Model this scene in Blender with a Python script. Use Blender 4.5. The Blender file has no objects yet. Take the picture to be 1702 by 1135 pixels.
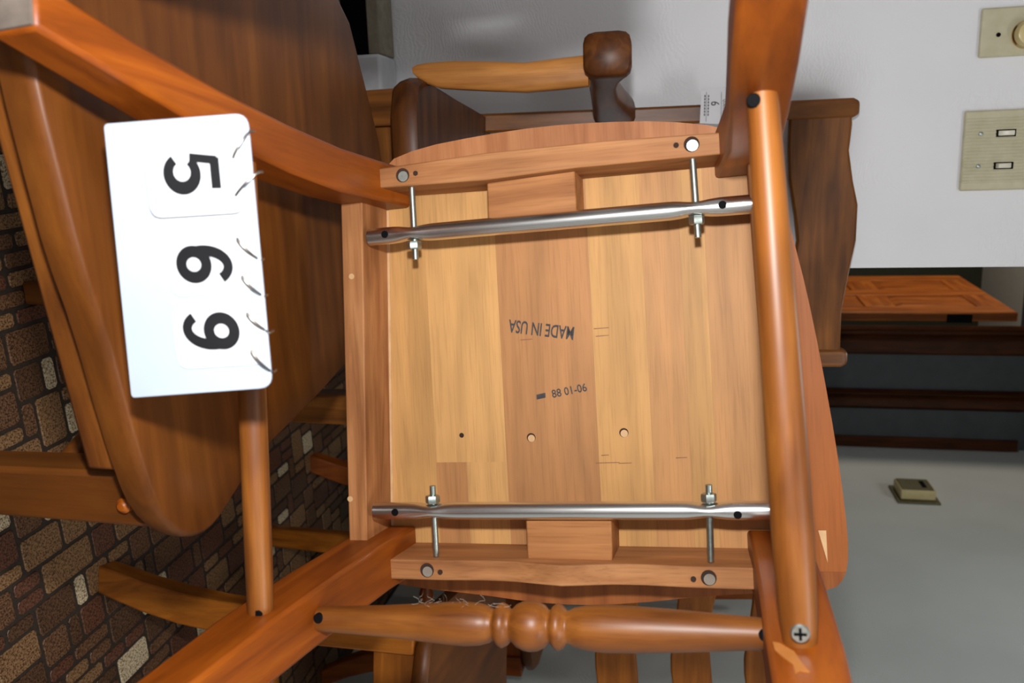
import bpy, bmesh, math, random
from mathutils import Vector, Matrix
random.seed(7)
scene = bpy.context.scene
COL = scene.collection
HC = 0.81                                   # lens height above the floor

# ------------------------------------------------------------------ camera (held on its side: world up is picture right)
FPX, CX, CY = 1380.0, 851.0, 567.5
up = Vector((6351, 67, -1380)).normalized()         # world up seen in picture axes (right, down, forward)
fwd = Vector((0, 0, 1))
hd = (fwd - up * fwd.dot(up)).normalized()
rt = hd.cross(up)
if rt.y < 0: rt = -rt
psi = math.radians(12)
AX = hd * math.sin(psi) + rt * math.cos(psi)
AY = hd * math.cos(psi) - rt * math.sin(psi)
M3 = Matrix((AX, AY, up))                           # picture axes -> world axes
cam_d = bpy.data.cameras.new('camera')
cam = bpy.data.objects.new('camera', cam_d); COL.objects.link(cam)
cb = M3 @ Matrix(((1, 0, 0), (0, -1, 0), (0, 0, -1)))
cam.matrix_world = Matrix.Translation((0, 0, HC)) @ cb.to_4x4()
cam_d.sensor_width = 36; cam_d.lens = FPX / 1702 * 36
cam_d.clip_start = 0.02
cam_d.dof.use_dof = True; cam_d.dof.focus_distance = 0.86; cam_d.dof.aperture_fstop = 9.0
scene.camera = cam

# ------------------------------------------------------------------ world, lights, exposure
w = bpy.data.worlds.new('world'); scene.world = w; w.use_nodes = True
w.node_tree.nodes['Background'].inputs[0].default_value = (0.5, 0.5, 0.52, 1)
w.node_tree.nodes['Background'].inputs[1].default_value = 0.05
fl_d = bpy.data.lights.new('camera_flash', 'POINT'); fl_d.energy = 27.0; fl_d.shadow_soft_size = 0.018
fl_d.color = (1.0, 0.98, 0.97)
fl = bpy.data.objects.new('camera_flash', fl_d); COL.objects.link(fl)
fl.location = Vector((0, 0, HC)) + M3 @ Vector((0, -0.125, 0.01))
rl_d = bpy.data.lights.new('ceiling_lamp_light', 'AREA'); rl_d.energy = 13.0; rl_d.shape = 'RECTANGLE'
rl_d.size = 0.6; rl_d.size_y = 0.4; rl_d.color = (1.0, 0.98, 0.96)
rl = bpy.data.objects.new('ceiling_lamp_light', rl_d); COL.objects.link(rl)
rl.location = (0.70, -0.45, 2.36)
hl_d = bpy.data.lights.new('door_fill_light', 'POINT'); hl_d.energy = 20.0; hl_d.shadow_soft_size = 0.12  # added unseen point light, brightens the visible face of the panelled door
hl_d.color = (1.0, 0.85, 0.68)
hl = bpy.data.objects.new('door_fill_light', hl_d); COL.objects.link(hl)
hl.location = (-0.35, 3.80, 1.75)
pl_d = bpy.data.lights.new('side_wall_fill_light', 'AREA'); pl_d.energy = 4.2; pl_d.shape = 'DISK'; pl_d.size = 0.35; pl_d.color = (0.97, 1.0, 0.97)  # added unseen area light, brightens the right-hand wall
pl = bpy.data.objects.new('side_wall_fill_light', pl_d); COL.objects.link(pl); pl.location = (0.35, 1.95, 2.36)
scene.view_settings.view_transform = 'Standard'
scene.view_settings.look = 'None'
scene.view_settings.gamma = 1.0
scene.view_settings.use_curve_mapping = False
scene.view_settings.exposure = 0.0

# ------------------------------------------------------------------ helpers
def srgb(r, g, b):
    def f(c):
        c /= 255.0
        return c / 12.92 if c <= 0.04045 else ((c + 0.055) / 1.055) ** 2.4
    return (f(r), f(g), f(b), 1)

def ray(px, py): return M3 @ Vector(((px - CX) / FPX, (py - CY) / FPX, 1.0))
def on_y(px, py, y): d = ray(px, py); p = d * (y / d.y); p.z += HC; return p
def on_x(px, py, x): d = ray(px, py); p = d * (x / d.x); p.z += HC; return p
def on_z(px, py, z): d = ray(px, py); p = d * ((z - HC) / d.z); p.z += HC; return p

def nodes_of(name, rough=0.5, spec=0.5, metal=0.0):
    m = bpy.data.materials.new(name); m.use_nodes = True
    nt = m.node_tree; b = nt.nodes['Principled BSDF']
    b.inputs['Roughness'].default_value = rough
    b.inputs['Metallic'].default_value = metal
    b.inputs['Specular IOR Level'].default_value = spec
    return m, nt, b

def ramp(nt, stops):
    r = nt.nodes.new('ShaderNodeValToRGB')
    e = r.color_ramp.elements
    while len(e) < len(stops): e.new(0.5)
    for k, (p, c) in enumerate(stops): e[k].position = p; e[k].color = c
    return r

def noise_plain(name, c1, c2, scale=40, rough=0.5, bump=0.0, spec=0.5, metal=0.0, detail=4):
    m, nt, b = nodes_of(name, rough, spec, metal)
    tc = nt.nodes.new('ShaderNodeTexCoord'); n = nt.nodes.new('ShaderNodeTexNoise')
    n.inputs['Scale'].default_value = scale; n.inputs['Detail'].default_value = detail
    nt.links.new(tc.outputs['Object'], n.inputs['Vector'])
    r = ramp(nt, [(0.3, c1), (0.7, c2)]); nt.links.new(n.outputs[0], r.inputs[0])
    nt.links.new(r.outputs[0], b.inputs['Base Color'])
    if bump:
        bp = nt.nodes.new('ShaderNodeBump'); bp.inputs['Strength'].default_value = bump; bp.inputs['Distance'].default_value = 0.002
        nt.links.new(n.outputs[0], bp.inputs['Height']); nt.links.new(bp.outputs[0], b.inputs['Normal'])
    return m

def wood(name, dark, mid, light, axis='z', scale=1.0, rough=0.38, pores=0.25, blotch=0.5, spec=0.28):
    """stretched noise grain running along one axis of the object"""
    m, nt, b = nodes_of(name, rough, spec)
    L = nt.links.new
    tc = nt.nodes.new('ShaderNodeTexCoord'); oi = nt.nodes.new('ShaderNodeObjectInfo')
    mul = nt.nodes.new('ShaderNodeMath'); mul.operation = 'MULTIPLY'; mul.inputs[1].default_value = 7.3
    L(oi.outputs['Random'], mul.inputs[0])
    add = nt.nodes.new('ShaderNodeVectorMath'); add.operation = 'ADD'
    L(tc.outputs['Object'], add.inputs[0]); L(mul.outputs[0], add.inputs[1])
    mp = nt.nodes.new('ShaderNodeMapping'); s = [60.0 * scale] * 3; s['xyz'.index(axis)] = 5.0 * scale
    mp.inputs['Scale'].default_value = s
    L(add.outputs[0], mp.inputs['Vector'])
    n1 = nt.nodes.new('ShaderNodeTexNoise'); n1.inputs['Scale'].default_value = 1.0; n1.inputs['Detail'].default_value = 6
    n1.inputs['Distortion'].default_value = 0.7; L(mp.outputs[0], n1.inputs['Vector'])
    mp2 = nt.nodes.new('ShaderNodeMapping'); s2 = [700.0] * 3; s2['xyz'.index(axis)] = 22.0
    mp2.inputs['Scale'].default_value = s2; L(add.outputs[0], mp2.inputs['Vector'])
    n2 = nt.nodes.new('ShaderNodeTexNoise'); n2.inputs['Scale'].default_value = 1.0; n2.inputs['Detail'].default_value = 2
    L(mp2.outputs[0], n2.inputs['Vector'])
    mp3 = nt.nodes.new('ShaderNodeMapping'); s3 = [22.0] * 3; s3['xyz'.index(axis)] = 9.0
    mp3.inputs['Scale'].default_value = s3; L(add.outputs[0], mp3.inputs['Vector'])
    n3 = nt.nodes.new('ShaderNodeTexNoise'); n3.inputs['Scale'].default_value = 1.0; n3.inputs['Detail'].default_value = 3
    L(mp3.outputs[0], n3.inputs['Vector'])
    r = ramp(nt, [(0.25, dark), (0.5, mid), (0.75, light)]); L(n1.outputs[0], r.inputs[0])
    r3 = ramp(nt, [(0.32, (0.55, 0.5, 0.46, 1)), (0.62, (1.08, 1.04, 1.0, 1))]); L(n3.outputs[0], r3.inputs[0])
    mx = nt.nodes.new('ShaderNodeMix'); mx.data_type = 'RGBA'; mx.blend_type = 'MULTIPLY'; mx.inputs['Factor'].default_value = blotch
    L(r.outputs[0], mx.inputs['A']); L(r3.outputs[0], mx.inputs['B'])
    r2 = ramp(nt, [(0.32, (0.6, 0.55, 0.5, 1)), (0.5, (1, 1, 1, 1))]); L(n2.outputs[0], r2.inputs[0])
    mx2 = nt.nodes.new('ShaderNodeMix'); mx2.data_type = 'RGBA'; mx2.blend_type = 'MULTIPLY'; mx2.inputs['Factor'].default_value = pores
    L(mx.outputs['Result'], mx2.inputs['A']); L(r2.outputs[0], mx2.inputs['B'])
    L(mx2.outputs['Result'], b.inputs['Base Color'])
    bp = nt.nodes.new('ShaderNodeBump'); bp.inputs['Strength'].default_value = 0.08; bp.inputs['Distance'].default_value = 0.001
    L(n1.outputs[0], bp.inputs['Height']); L(bp.outputs[0], b.inputs['Normal'])
    return m

def mk(name, bm, mat, parent=None, bevel=0.0, seg=2, smooth=True, angle=35):
    bmesh.ops.recalc_face_normals(bm, faces=bm.faces[:])
    me = bpy.data.meshes.new(name); bm.to_mesh(me); bm.free()
    me.materials.append(mat)
    o = bpy.data.objects.new(name, me); COL.objects.link(o)
    if smooth:
        for p in me.polygons: p.use_smooth = True
        me.set_sharp_from_angle(angle=math.radians(angle))
    if bevel:
        md = o.modifiers.new('bevel', 'BEVEL'); md.width = bevel; md.segments = seg
        md.limit_method = 'ANGLE'; md.angle_limit = math.radians(40); md.harden_normals = False
    if parent: o.parent = parent
    return o

def empty(name, loc=(0, 0, 0), mw=None):
    o = bpy.data.objects.new(name, None); COL.objects.link(o); o.empty_display_size = 0.05
    if mw is not None: o.matrix_world = mw
    else: o.location = loc
    return o
def tag(o, label, cat, group=None):
    o['label'] = label; o['category'] = cat
    if group: o['group'] = group
    return o
def struct(o, label=None):
    o['kind'] = 'structure'
    if label: o['label'] = label
    return o

def box(bm, a, b):
    x0, y0, z0 = a; x1, y1, z1 = b
    v = [bm.verts.new(p) for p in ((x0, y0, z0), (x1, y0, z0), (x1, y1, z0), (x0, y1, z0), (x0, y0, z1), (x1, y0, z1), (x1, y1, z1), (x0, y1, z1))]
    for f in ((0, 3, 2, 1), (4, 5, 6, 7), (0, 1, 5, 4), (1, 2, 6, 5), (2, 3, 7, 6), (3, 0, 4, 7)): bm.faces.new([v[i] for i in f])
def B(a, b): bm = bmesh.new(); box(bm, a, b); return bm

def loft(bm, rings, cap=True):
    vs = [[bm.verts.new(p) for p in r] for r in rings]; n = len(rings[0])
    for a, b in zip(vs, vs[1:]):
        for i in range(n): bm.faces.new((a[i], a[(i + 1) % n], b[(i + 1) % n], b[i]))
    if cap: bm.faces.new(vs[0]); bm.faces.new(vs[-1][::-1])
    return bm
def prism(pts, axis, a, b, bm=None):
    """outline in the two other axes, pushed from a to b along axis"""
    bm = bm or bmesh.new()
    def P(p, t):
        return (t, p[0], p[1]) if axis == 'x' else (p[0], t, p[1]) if axis == 'y' else (p[0], p[1], t)
    return loft(bm, [[P(p, a) for p in pts], [P(p, b) for p in pts]])
def lathe(bm, p0, p1, prof, n=24):
    """prof: (t 0..1, radius) along p0->p1"""
    p0 = Vector(p0); p1 = Vector(p1); d = (p1 - p0).normalized()
    u = d.orthogonal().normalized(); v = d.cross(u)
    return loft(bm, [[p0.lerp(p1, t) + (u * math.cos(2 * math.pi * k / n) + v * math.sin(2 * math.pi * k / n)) * r for k in range(n)] for t, r in prof])
def rod(p0, p1, r0, r1=None, n=16, bm=None):
    return lathe(bm or bmesh.new(), p0, p1, [(0, r0), (1, r0 if r1 is None else r1)], n)
def leg(secs):
    """secs: (z, x0, x1, y0, y1) rectangular sections"""
    return loft(bmesh.new(), [[(x0, y0, z), (x1, y0, z), (x1, y1, z), (x0, y1, z)] for z, x0, x1, y0, y1 in secs])
def sweep(secs):
    """secs: centre, half width vector, half height vector; rounded-rectangle sections"""
    rings = []
    for c, u, v in secs:
        c, u, v = Vector(c), Vector(u), Vector(v); r = []
        for k in range(16):
            a = 2 * math.pi * (k + .5) / 16; ca, sa = math.cos(a), math.sin(a)
            e = 0.45
            r.append(c + u * (math.copysign(abs(ca) ** e, ca)) + v * (math.copysign(abs(sa) ** e, sa)))
        rings.append(r)
    return loft(bmesh.new(), rings)
def clipx(poly, lo, hi, k=0):
    def cl(p, f, inter):
        out = []
        for i in range(len(p)):
            a, b = p[i - 1], p[i]
            if f(b):
                if not f(a): out.append(inter(a, b))
                out.append(b)
            elif f(a): out.append(inter(a, b))
        return out
    def at(c):
        def g(a, b):
            t = (c - a[k]) / (b[k] - a[k]); return (a[0] + (b[0] - a[0]) * t, a[1] + (b[1] - a[1]) * t)
        return g
    poly = cl(poly, lambda p: p[k] >= lo - 1e-9, at(lo))
    return cl(poly, lambda p: p[k] <= hi + 1e-9, at(hi)) if poly else poly
def smooth_poly(pts, n=2):
    for _ in range(n):
        q = []
        for i in range(len(pts)):
            a, b = pts[i], pts[(i + 1) % len(pts)]
            q += [(a[0] * .75 + b[0] * .25, a[1] * .75 + b[1] * .25), (a[0] * .25 + b[0] * .75, a[1] * .25 + b[1] * .75)]
        pts = q
    return pts
def interp(tab, x):
    if x <= tab[0][0]: return tab[0][1]
    for (a, u), (b, v) in zip(tab, tab[1:]):
        if x <= b: return u + (v - u) * (x - a) / (b - a)
    return tab[-1][1]
def text_mesh(name, body, size, mat, parent, mw, sx=1.0, offset=0.0, depth=0.0):
    cu = bpy.data.curves.new(name + '_curve', 'FONT'); cu.body = body; cu.size = size; cu.offset = offset; cu.extrude = depth
    cu.align_x = 'CENTER'; cu.align_y = 'CENTER'; cu.resolution_u = 3
    t = bpy.data.objects.new(name + '_tmp', cu); COL.objects.link(t)
    dg = bpy.context.evaluated_depsgraph_get()
    me = bpy.data.meshes.new_from_object(t.evaluated_get(dg)); bpy.data.objects.remove(t); bpy.data.curves.remove(cu)
    me.name = name
    for v in me.vertices: v.co.x *= sx
    me.transform(mw)
    me.materials.clear(); me.materials.append(mat)
    o = bpy.data.objects.new(name, me); COL.objects.link(o)
    if parent: o.parent = parent
    return o

# ------------------------------------------------------------------ materials
S = srgb
def wood_set(prefix, d, m, l, **k):
    return {a: wood(prefix + '_' + a, d, m, l, a, **k) for a in 'xyz'}
HONEY = wood_set('honey_stain', S(88, 46, 14), S(126, 73, 25), S(150, 94, 36), rough=0.42, spec=0.42, blotch=0.9)
ORANGE = wood_set('orange_stain', S(108, 50, 8), S(138, 68, 12), S(158, 84, 18), rough=0.42, spec=0.3)
WALNUT = wood_set('walnut_stain', S(84, 45, 13), S(104, 58, 18), S(122, 72, 24), rough=0.42, blotch=0.55, scale=0.7, spec=0.3)
DARKCAP = wood_set('dark_cap_stain', S(64, 34, 14), S(92, 52, 22), S(118, 72, 34), rough=0.40, blotch=0.8)
CAPTAIN = wood_set('captain_stain', S(84, 48, 16), S(122, 74, 28), S(146, 92, 38), rough=0.36, blotch=0.8)
ARMW = wood_set('arm_post_stain', S(150, 92, 40), S(192, 130, 66), S(210, 150, 84), rough=0.36)
RAIL = wood_set('unfinished_rail', S(132, 82, 46), S(164, 111, 68), S(184, 132, 86), rough=0.6, pores=0.4)
BLOCK = wood_set('glue_block', S(138, 86, 46), S(166, 112, 66), S(182, 128, 80), rough=0.6, pores=0.4)
def board(n, c, k=0.10):
    f = lambda s: S(*[v * s for v in c])
    return wood(n, f(1 - k), f(1.0), f(1 + k * .7), 'y', scale=0.8, rough=0.55, pores=0.3, blotch=0.22)
STEEL, nt, b = nodes_of('zinc_tube', 0.27, 0.5, 1.0); b.inputs['Base Color'].default_value = (0.74, 0.74, 0.72, 1)
BOLT = noise_plain('zinc_bolt', (0.34, 0.40, 0.37, 1), (0.46, 0.52, 0.49, 1), 300, 0.42, 0, 0.5, 1.0)
BLACK = noise_plain('black_plug', S(6, 6, 8), S(12, 12, 14), 60, 0.8, 0, 0.1)
HOLE = noise_plain('drilled_hole', S(40, 22, 12), S(58, 34, 20), 60, 0.9)
INK = noise_plain('stamp_ink', S(52, 50, 52), S(70, 66, 66), 200, 0.8)
PALE = noise_plain('bare_wood', S(190, 150, 106), S(206, 168, 124), 60, 0.7)
CHIP = noise_plain('worn_stain', S(160, 98, 40), S(176, 112, 52), 60, 0.6)
CARD = noise_plain('white_card', S(180, 194, 212), S(187, 199, 215), 20, 0.5)
PLATE = noise_plain('white_flip_card', S(212, 216, 222), S(218, 221, 226), 20, 0.5)
DIGIT = noise_plain('printed_digit', S(26, 27, 30), S(32, 33, 36), 20, 0.45)
WIRE = noise_plain('dark_wire', (0.2, 0.18, 0.16, 1), (0.4, 0.37, 0.33, 1), 100, 0.3, 0, 0.5, 1.0)
GREYR = noise_plain('recess_grey', S(120, 110, 98), S(138, 128, 116), 80, 0.7)
GREYFOOT = noise_plain('worn_foot', S(84, 74, 66), S(112, 102, 92), 60, 0.8)

# plaster wall with brushed swirls
def plaster(name, c1, c2, bump=0.5):
    m, nt, b = nodes_of(name, 0.7, 0.3); L = nt.links.new
    tc = nt.nodes.new('ShaderNodeTexCoord')
    n0 = nt.nodes.new('ShaderNodeTexNoise'); n0.inputs['Scale'].default_value = 3.0; n0.inputs['Detail'].default_value = 3
    L(tc.outputs['Object'], n0.inputs['Vector'])
    mixv = nt.nodes.new('ShaderNodeVectorMath'); mixv.operation = 'MULTIPLY_ADD'
    L(n0.outputs['Color'], mixv.inputs[0]); mixv.inputs[1].default_value = (0.35, 0.35, 0.35); L(tc.outputs['Object'], mixv.inputs[2])
    wv = nt.nodes.new('ShaderNodeTexWave'); wv.inputs['Scale'].default_value = 46; wv.inputs['Distortion'].default_value = 9
    wv.inputs['Detail'].default_value = 3; wv.inputs['Detail Scale'].default_value = 1.5; wv.bands_direction = 'Z'
    L(mixv.outputs[0], wv.inputs['Vector'])
    n = nt.nodes.new('ShaderNodeTexNoise'); n.inputs['Scale'].default_value = 130; n.inputs['Detail'].default_value = 4
    L(tc.outputs['Object'], n.inputs['Vector'])
    mm = nt.nodes.new('ShaderNodeMath'); mm.operation = 'MULTIPLY_ADD'; mm.inputs[1].default_value = 0.9
    nm = nt.nodes.new('ShaderNodeTexNoise'); nm.inputs['Scale'].default_value = 5.5; L(tc.outputs['Object'], nm.inputs['Vector'])
    mr = ramp(nt, [(0.5, (0, 0, 0, 1)), (0.66, (1, 1, 1, 1))]); L(nm.outputs[0], mr.inputs[0])
    mw_ = nt.nodes.new('ShaderNodeMath'); mw_.operation = 'MULTIPLY'; L(wv.outputs['Fac'], mw_.inputs[0]); L(mr.outputs[0], mw_.inputs[1])
    L(mw_.outputs[0], mm.inputs[0]); L(n.outputs[0], mm.inputs[2])
    bp = nt.nodes.new('ShaderNodeBump'); bp.inputs['Strength'].default_value = bump; bp.inputs['Distance'].default_value = 0.0009
    L(mm.outputs[0], bp.inputs['Height']); L(bp.outputs[0], b.inputs['Normal'])
    r = ramp(nt, [(0.35, c1), (0.6, c2)]); L(n0.outputs[0], r.inputs[0]); L(r.outputs[0], b.inputs['Base Color'])
    return m
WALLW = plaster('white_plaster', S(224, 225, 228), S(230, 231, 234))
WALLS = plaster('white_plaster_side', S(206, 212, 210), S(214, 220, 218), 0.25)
WALLD = noise_plain('unlit_passage_grey', S(58, 62, 66), S(66, 70, 74), 20, 0.7)  # dark base colour stands in for the unlit depth of the passage
WALLG = noise_plain('olive_paint', S(52, 56, 42), S(58, 62, 48), 20, 0.7)
CEIL = noise_plain('ceiling_paint', S(208, 206, 200), S(214, 212, 206), 30, 0.8, 0.1)
TRIMD = wood_set('dark_trim', S(42, 20, 8), S(66, 32, 10), S(84, 44, 14), rough=0.55, spec=0.15)
DOORW = wood_set('door_wood', S(122, 60, 18), S(168, 92, 32), S(196, 118, 48), rough=0.45, scale=0.6)
IVORY = noise_plain('ivory_plastic', S(186, 180, 150), S(198, 192, 164), 60, 0.4)
IVORY2 = noise_plain('ivory_switch', S(214, 210, 190), S(222, 218, 200), 60, 0.35)

# ------------------------------------------------------------------ the setting
ZC = 2.4
wall = struct(mk('wall_back', B((-2.2, 1.48, 0), (0.182, 1.6, ZC)), WALLW), 'white brushed plaster wall behind the chairs')
struct(mk('wall_right', B((1.15, -1.5, 0), (1.27, 3.45, ZC)), WALLS), 'white side wall with the small thermostat')
struct(mk('wall_left', B((-2.32, -1.5, 0), (-2.2, 1.6, ZC)), WALLW))
struct(mk('wall_rear', B((-2.32, -1.62, 0), (1.27, -1.5, ZC)), WALLW))
struct(mk('ceiling', B((-2.4, -1.7, ZC), (2.6, 5.3, ZC + .1)), CEIL))
# end wall of the passage, with a doorway on its left side
bm = bmesh.new(); box(bm, (0.69, 3.45, 0), (2.4, 3.55, ZC)); box(bm, (-1.2, 3.45, 0), (-0.12, 3.55, ZC)); box(bm, (-0.12, 3.45, 2.07), (0.69, 3.55, ZC))
struct(mk('wall_passage', bm, WALLD), 'unlit wall at the end of the passage, toned dark grey')
struct(mk('wall_far', B((-1.2, 5.1, 0), (2.4, 5.2, ZC)), WALLG), 'olive wall of the room beyond the panelled door')
struct(mk('wall_passage_left', B((-1.3, 1.6, 0), (-1.2, 5.2, ZC)), WALLD))
struct(mk('wall_far_right', B((2.4, 3.5, 0), (2.5, 5.2, ZC)), WALLG))
# casings
def casing(name, x0, x1, y, z1, label):
    bm = bmesh.new(); w_ = x1 - x0
    prof = [(x0, y), (x0, y - .012), (x0 + w_ * .1, y - .02), (x0 + w_ * .2, y - .012), (x0 + w_ * .28, y - .012), (x0 + w_ * .36, y - .022), (x0 + w_ * .45, y - .014), (x0 + w_ * .55, y - .02), (x1 - .008, y - .024), (x1, y - .018), (x1, y)]
    loft(bm, [[(p[0], p[1], 0) for p in prof], [(p[0], p[1], z1) for p in prof]])
    return struct(mk(name, bm, TRIMD['z']), label)
casing('trim_1', 0.652, 0.765, 3.449, 2.14, 'dark moulded casing beside the open panelled door')
casing('trim_2', 0.91, 0.985, 3.449, 2.14, 'dark moulded casing between grey wall and corner')
d2 = struct(mk('door_2', B((0.987, 3.425, 0.01), (1.148, 3.447, 2.06)), WALLD), 'dark grey door in the corner of the passage')
mk('door_edge_strip', B((1.10, 3.415, 0.01), (1.145, 3.424, 2.05)), TRIMD['z'], d2)
# panelled door standing open into the far room
dmw = Matrix.Translation((0.640, 3.475, 0)) @ Matrix.Rotation(math.atan2(0.775, -0.046) , 4, 'Z')
door = empty('door_1', mw=dmw); struct(door, 'open reddish wooden door with recessed panels in the passage')
DT = 0.036
bm = bmesh.new(); box(bm, (0, 0.006, 0.01), (0.76, DT - .006, 2.03)); mk('door_core', bm, DOORW['z'], door)
for x0, x1 in ((0, .11), (.325, .435), (.65, .76)): mk('stile', B((x0, 0, 0.01), (x1, DT, 2.03)), DOORW['z'], door, 0.004)
zr = [(0.01, .24), (.62, .72), (1.50, 1.62), (1.92, 2.03)]
for z0, z1 in zr:
    for x0, x1 in ((.11, .325), (.435, .65)): mk('rail', B((x0, 0, z0), (x1, DT, z1)), DOORW['x'], door, 0.004)
for (a, z0), (z1, b_) in zip(zr, zr[1:]):
    for x0, x1 in ((.11, .325), (.435, .65)):
        i = .03
        bm = bmesh.new(); loft(bm, [[(x0 + .004, .005, z0 + .004), (x1 - .004, .005, z0 + .004), (x1 - .004, .005, z1 - .004), (x0 + .004, .005, z1 - .004)], [(x0 + i, -.001, z0 + i), (x1 - i, -.001, z0 + i), (x1 - i, -.001, z1 - i), (x0 + i, -.001, z1 - i)]])
        loft(bm, [[(x0 + .004, DT - .005, z0 + .004), (x1 - .004, DT - .005, z0 + .004), (x1 - .004, DT - .005, z1 - .004), (x0 + .004, DT - .005, z1 - .004)], [(x0 + i, DT + .001, z0 + i), (x1 - i, DT + .001, z0 + i), (x1 - i, DT + .001, z1 - i), (x0 + i, DT + .001, z1 - i)]])
        mk('panel', bm, DOORW['z'], door, smooth=False)
for z in (.25, 1.0, 1.78): mk('hinge', B((-.004, -.004, z), (.003, DT * .8, z + .09)), BLACK, door)

# floor: embossed vinyl printed as stone pavers; every paver stands proud of its dark joint
GROUT = noise_plain('dark_grout', S(36, 26, 18), S(50, 38, 26), 200, 0.7)
floor = struct(mk('floor', B((-2.4, -1.7, -0.1), (2.6, 5.3, 0)), GROUT), 'vinyl floor patterned as small brown stone pavers')
def paver(name, c1, c2, c3):
    m, nt, b = nodes_of(name, 0.45, 0.4); L = nt.links.new
    tc = nt.nodes.new('ShaderNodeTexCoord'); n = nt.nodes.new('ShaderNodeTexNoise'); n.inputs['Scale'].default_value = 420; n.inputs['Detail'].default_value = 3
    L(tc.outputs['Object'], n.inputs['Vector'])
    r = ramp(nt, [(0.38, c1), (0.5, c2), (0.64, c3)]); L(n.outputs[0], r.inputs[0]); L(r.outputs[0], b.inputs['Base Color'])
    return m
PAV = [paver('paver_tan', S(60, 40, 24), S(122, 90, 58), S(144, 110, 76)), paver('paver_brown', S(48, 30, 18), S(94, 64, 42), S(116, 84, 58)),
       paver('paver_rust', S(46, 26, 17), S(88, 54, 38), S(108, 70, 50)), paver('paver_cream', S(104, 80, 56), S(186, 168, 136), S(206, 190, 160)),
       paver('paver_umber', S(40, 24, 14), S(76, 52, 34), S(96, 68, 46))]
U = 0.0232; NX, NY = 100, 110; OX, OY = -1.0, 0.1
rot = math.radians(4)
grid = [[False] * NY for _ in range(NX)]
rng = random.Random(3); tiles = []
SH = [((2, 3), 10), ((2, 2), 7), ((3, 2), 4), ((2, 4), 2), ((1, 2), 4), ((2, 1), 4), ((1, 3), 2)]
for j in range(NY):
    for i in range(NX):
        if grid[i][j]: continue
        fit = [(sh, w_) for sh, w_ in SH if i + sh[0] <= NX and j + sh[1] <= NY and not any(grid[i + p][j + q] for p in range(sh[0]) for q in range(sh[1]))]
        a, b_ = rng.choices([f[0] for f in fit], [f[1] for f in fit])[0] if fit else (1, 1)
        for p in range(a):
            for q in range(b_): grid[i + p][j + q] = True
        tiles.append((i, j, a, b_, rng.choices(range(5), (32, 30, 16, 6, 16))[0]))
def tworld(i, j):
    x, y = OX + i * U, OY + j * U
    cx, cy = 0.4, 1.0
    return (cx + (x - cx) * math.cos(rot) - (y - cy) * math.sin(rot), cy + (x - cx) * math.sin(rot) + (y - cy) * math.cos(rot))
keep, rest = [], []
for t in tiles:
    x, y = tworld(t[0] + t[2] / 2, t[1] + t[3] / 2)
    if x > 1.13 or (y > 1.44 and x < 0.2) or y < 0.15: continue
    p = M3.transposed() @ Vector((x, y, -HC)); px = CX + FPX * p.x / p.z; py = CY + FPX * p.y / p.z
    vis = p.z > 0 and (-30 < px < 240 and 340 < py < 1160 or 240 <= px < 600 and 640 < py < 1160) and (px < 0.33 * py or py > 640)
    (keep if vis else rest).append((p.length, t, x, y))
keep.sort(key=lambda k: k[0]); rest += keep[290:]; keep = keep[:290]
pmesh = {}
def pav_bm(bm, ox, oy, a, b_, r):
    g = 0.0028; w2, h2 = a * U / 2 - g, b_ * U / 2 - g; c = 0.0035
    o8 = [(-w2 + c, -h2), (w2 - c, -h2), (w2, -h2 + c), (w2, h2 - c), (w2 - c, h2), (-w2 + c, h2), (-w2, h2 - c), (-w2, -h2 + c)]
    def T(p, s, z): x, y = p[0] * s, p[1] * s; return (ox + x * math.cos(r) - y * math.sin(r), oy + x * math.sin(r) + y * math.cos(r), z)
    vs = [[bm.verts.new(T(p, s, z)) for p in o8] for s, z in ((1, 0), (1, .0012), (.96, .002))]
    for A, Bv in zip(vs, vs[1:]):
        for k in range(8): bm.faces.new((A[k], A[(k + 1) % 8], Bv[(k + 1) % 8], Bv[k]))
    bm.faces.new(vs[2])
for _, (i, j, a, b_, c), x, y in keep:
    if (a, b_, c) not in pmesh:
        bm = bmesh.new(); pav_bm(bm, 0, 0, a, b_, 0); o = mk('paver', bm, PAV[c], floor, smooth=False); pmesh[a, b_, c] = o.data
    else:
        o = bpy.data.objects.new('paver', pmesh[a, b_, c]); COL.objects.link(o); o.parent = floor
    o.location = (x, y, 0); o.rotation_euler = (0, 0, rot)
bms = [bmesh.new() for _ in PAV]
for _, (i, j, a, b_, c), x, y in rest: pav_bm(bms[c], x, y, a, b_, rot)
for k, bm in enumerate(bms):
    o = mk('paver_field', bm, PAV[k], floor, smooth=False); o['kind'] = 'stuff'

# baseboard heater along the white wall
HW = noise_plain('heater_enamel', S(196, 200, 206), S(208, 210, 214), 40, 0.45)
HB = noise_plain('heater_beige', S(120, 112, 96), S(146, 138, 120), 70, 0.6)
ht = empty('baseboard_heater', (-1.1, 1.44, 0)); tag(ht, 'white baseboard heater with dark slots at the foot of the wall', 'heater')
def hp(n, a, b_, m, bv=0.0): return mk(n, B((a[0] + 1.1, a[1] - 1.44, a[2]), (b_[0] + 1.1, b_[1] - 1.44, b_[2])), m, ht, bv)
hp('back_plate', (-2.0, 1.468, 0.01), (-0.20, 1.479, 0.262), BLACK)
hp('front_cover', (-2.0, 1.405, 0.03), (-0.20, 1.413, 0.125), HB, 0.002)
hp('damper', (-2.0, 1.420, 0.198), (-0.20, 1.428, 0.210), HB, 0.002)
hp('fin_core', (-2.0, 1.425, 0.04), (-0.20, 1.466, 0.15), BLACK)
hp('top_rail', (-2.0, 1.41, 0.262), (-0.20, 1.479, 0.285), HB, 0.003)
hp('end_cap', (-0.20, 1.40, 0.0), (-0.135, 1.479, 0.287), HW, 0.006)

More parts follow.
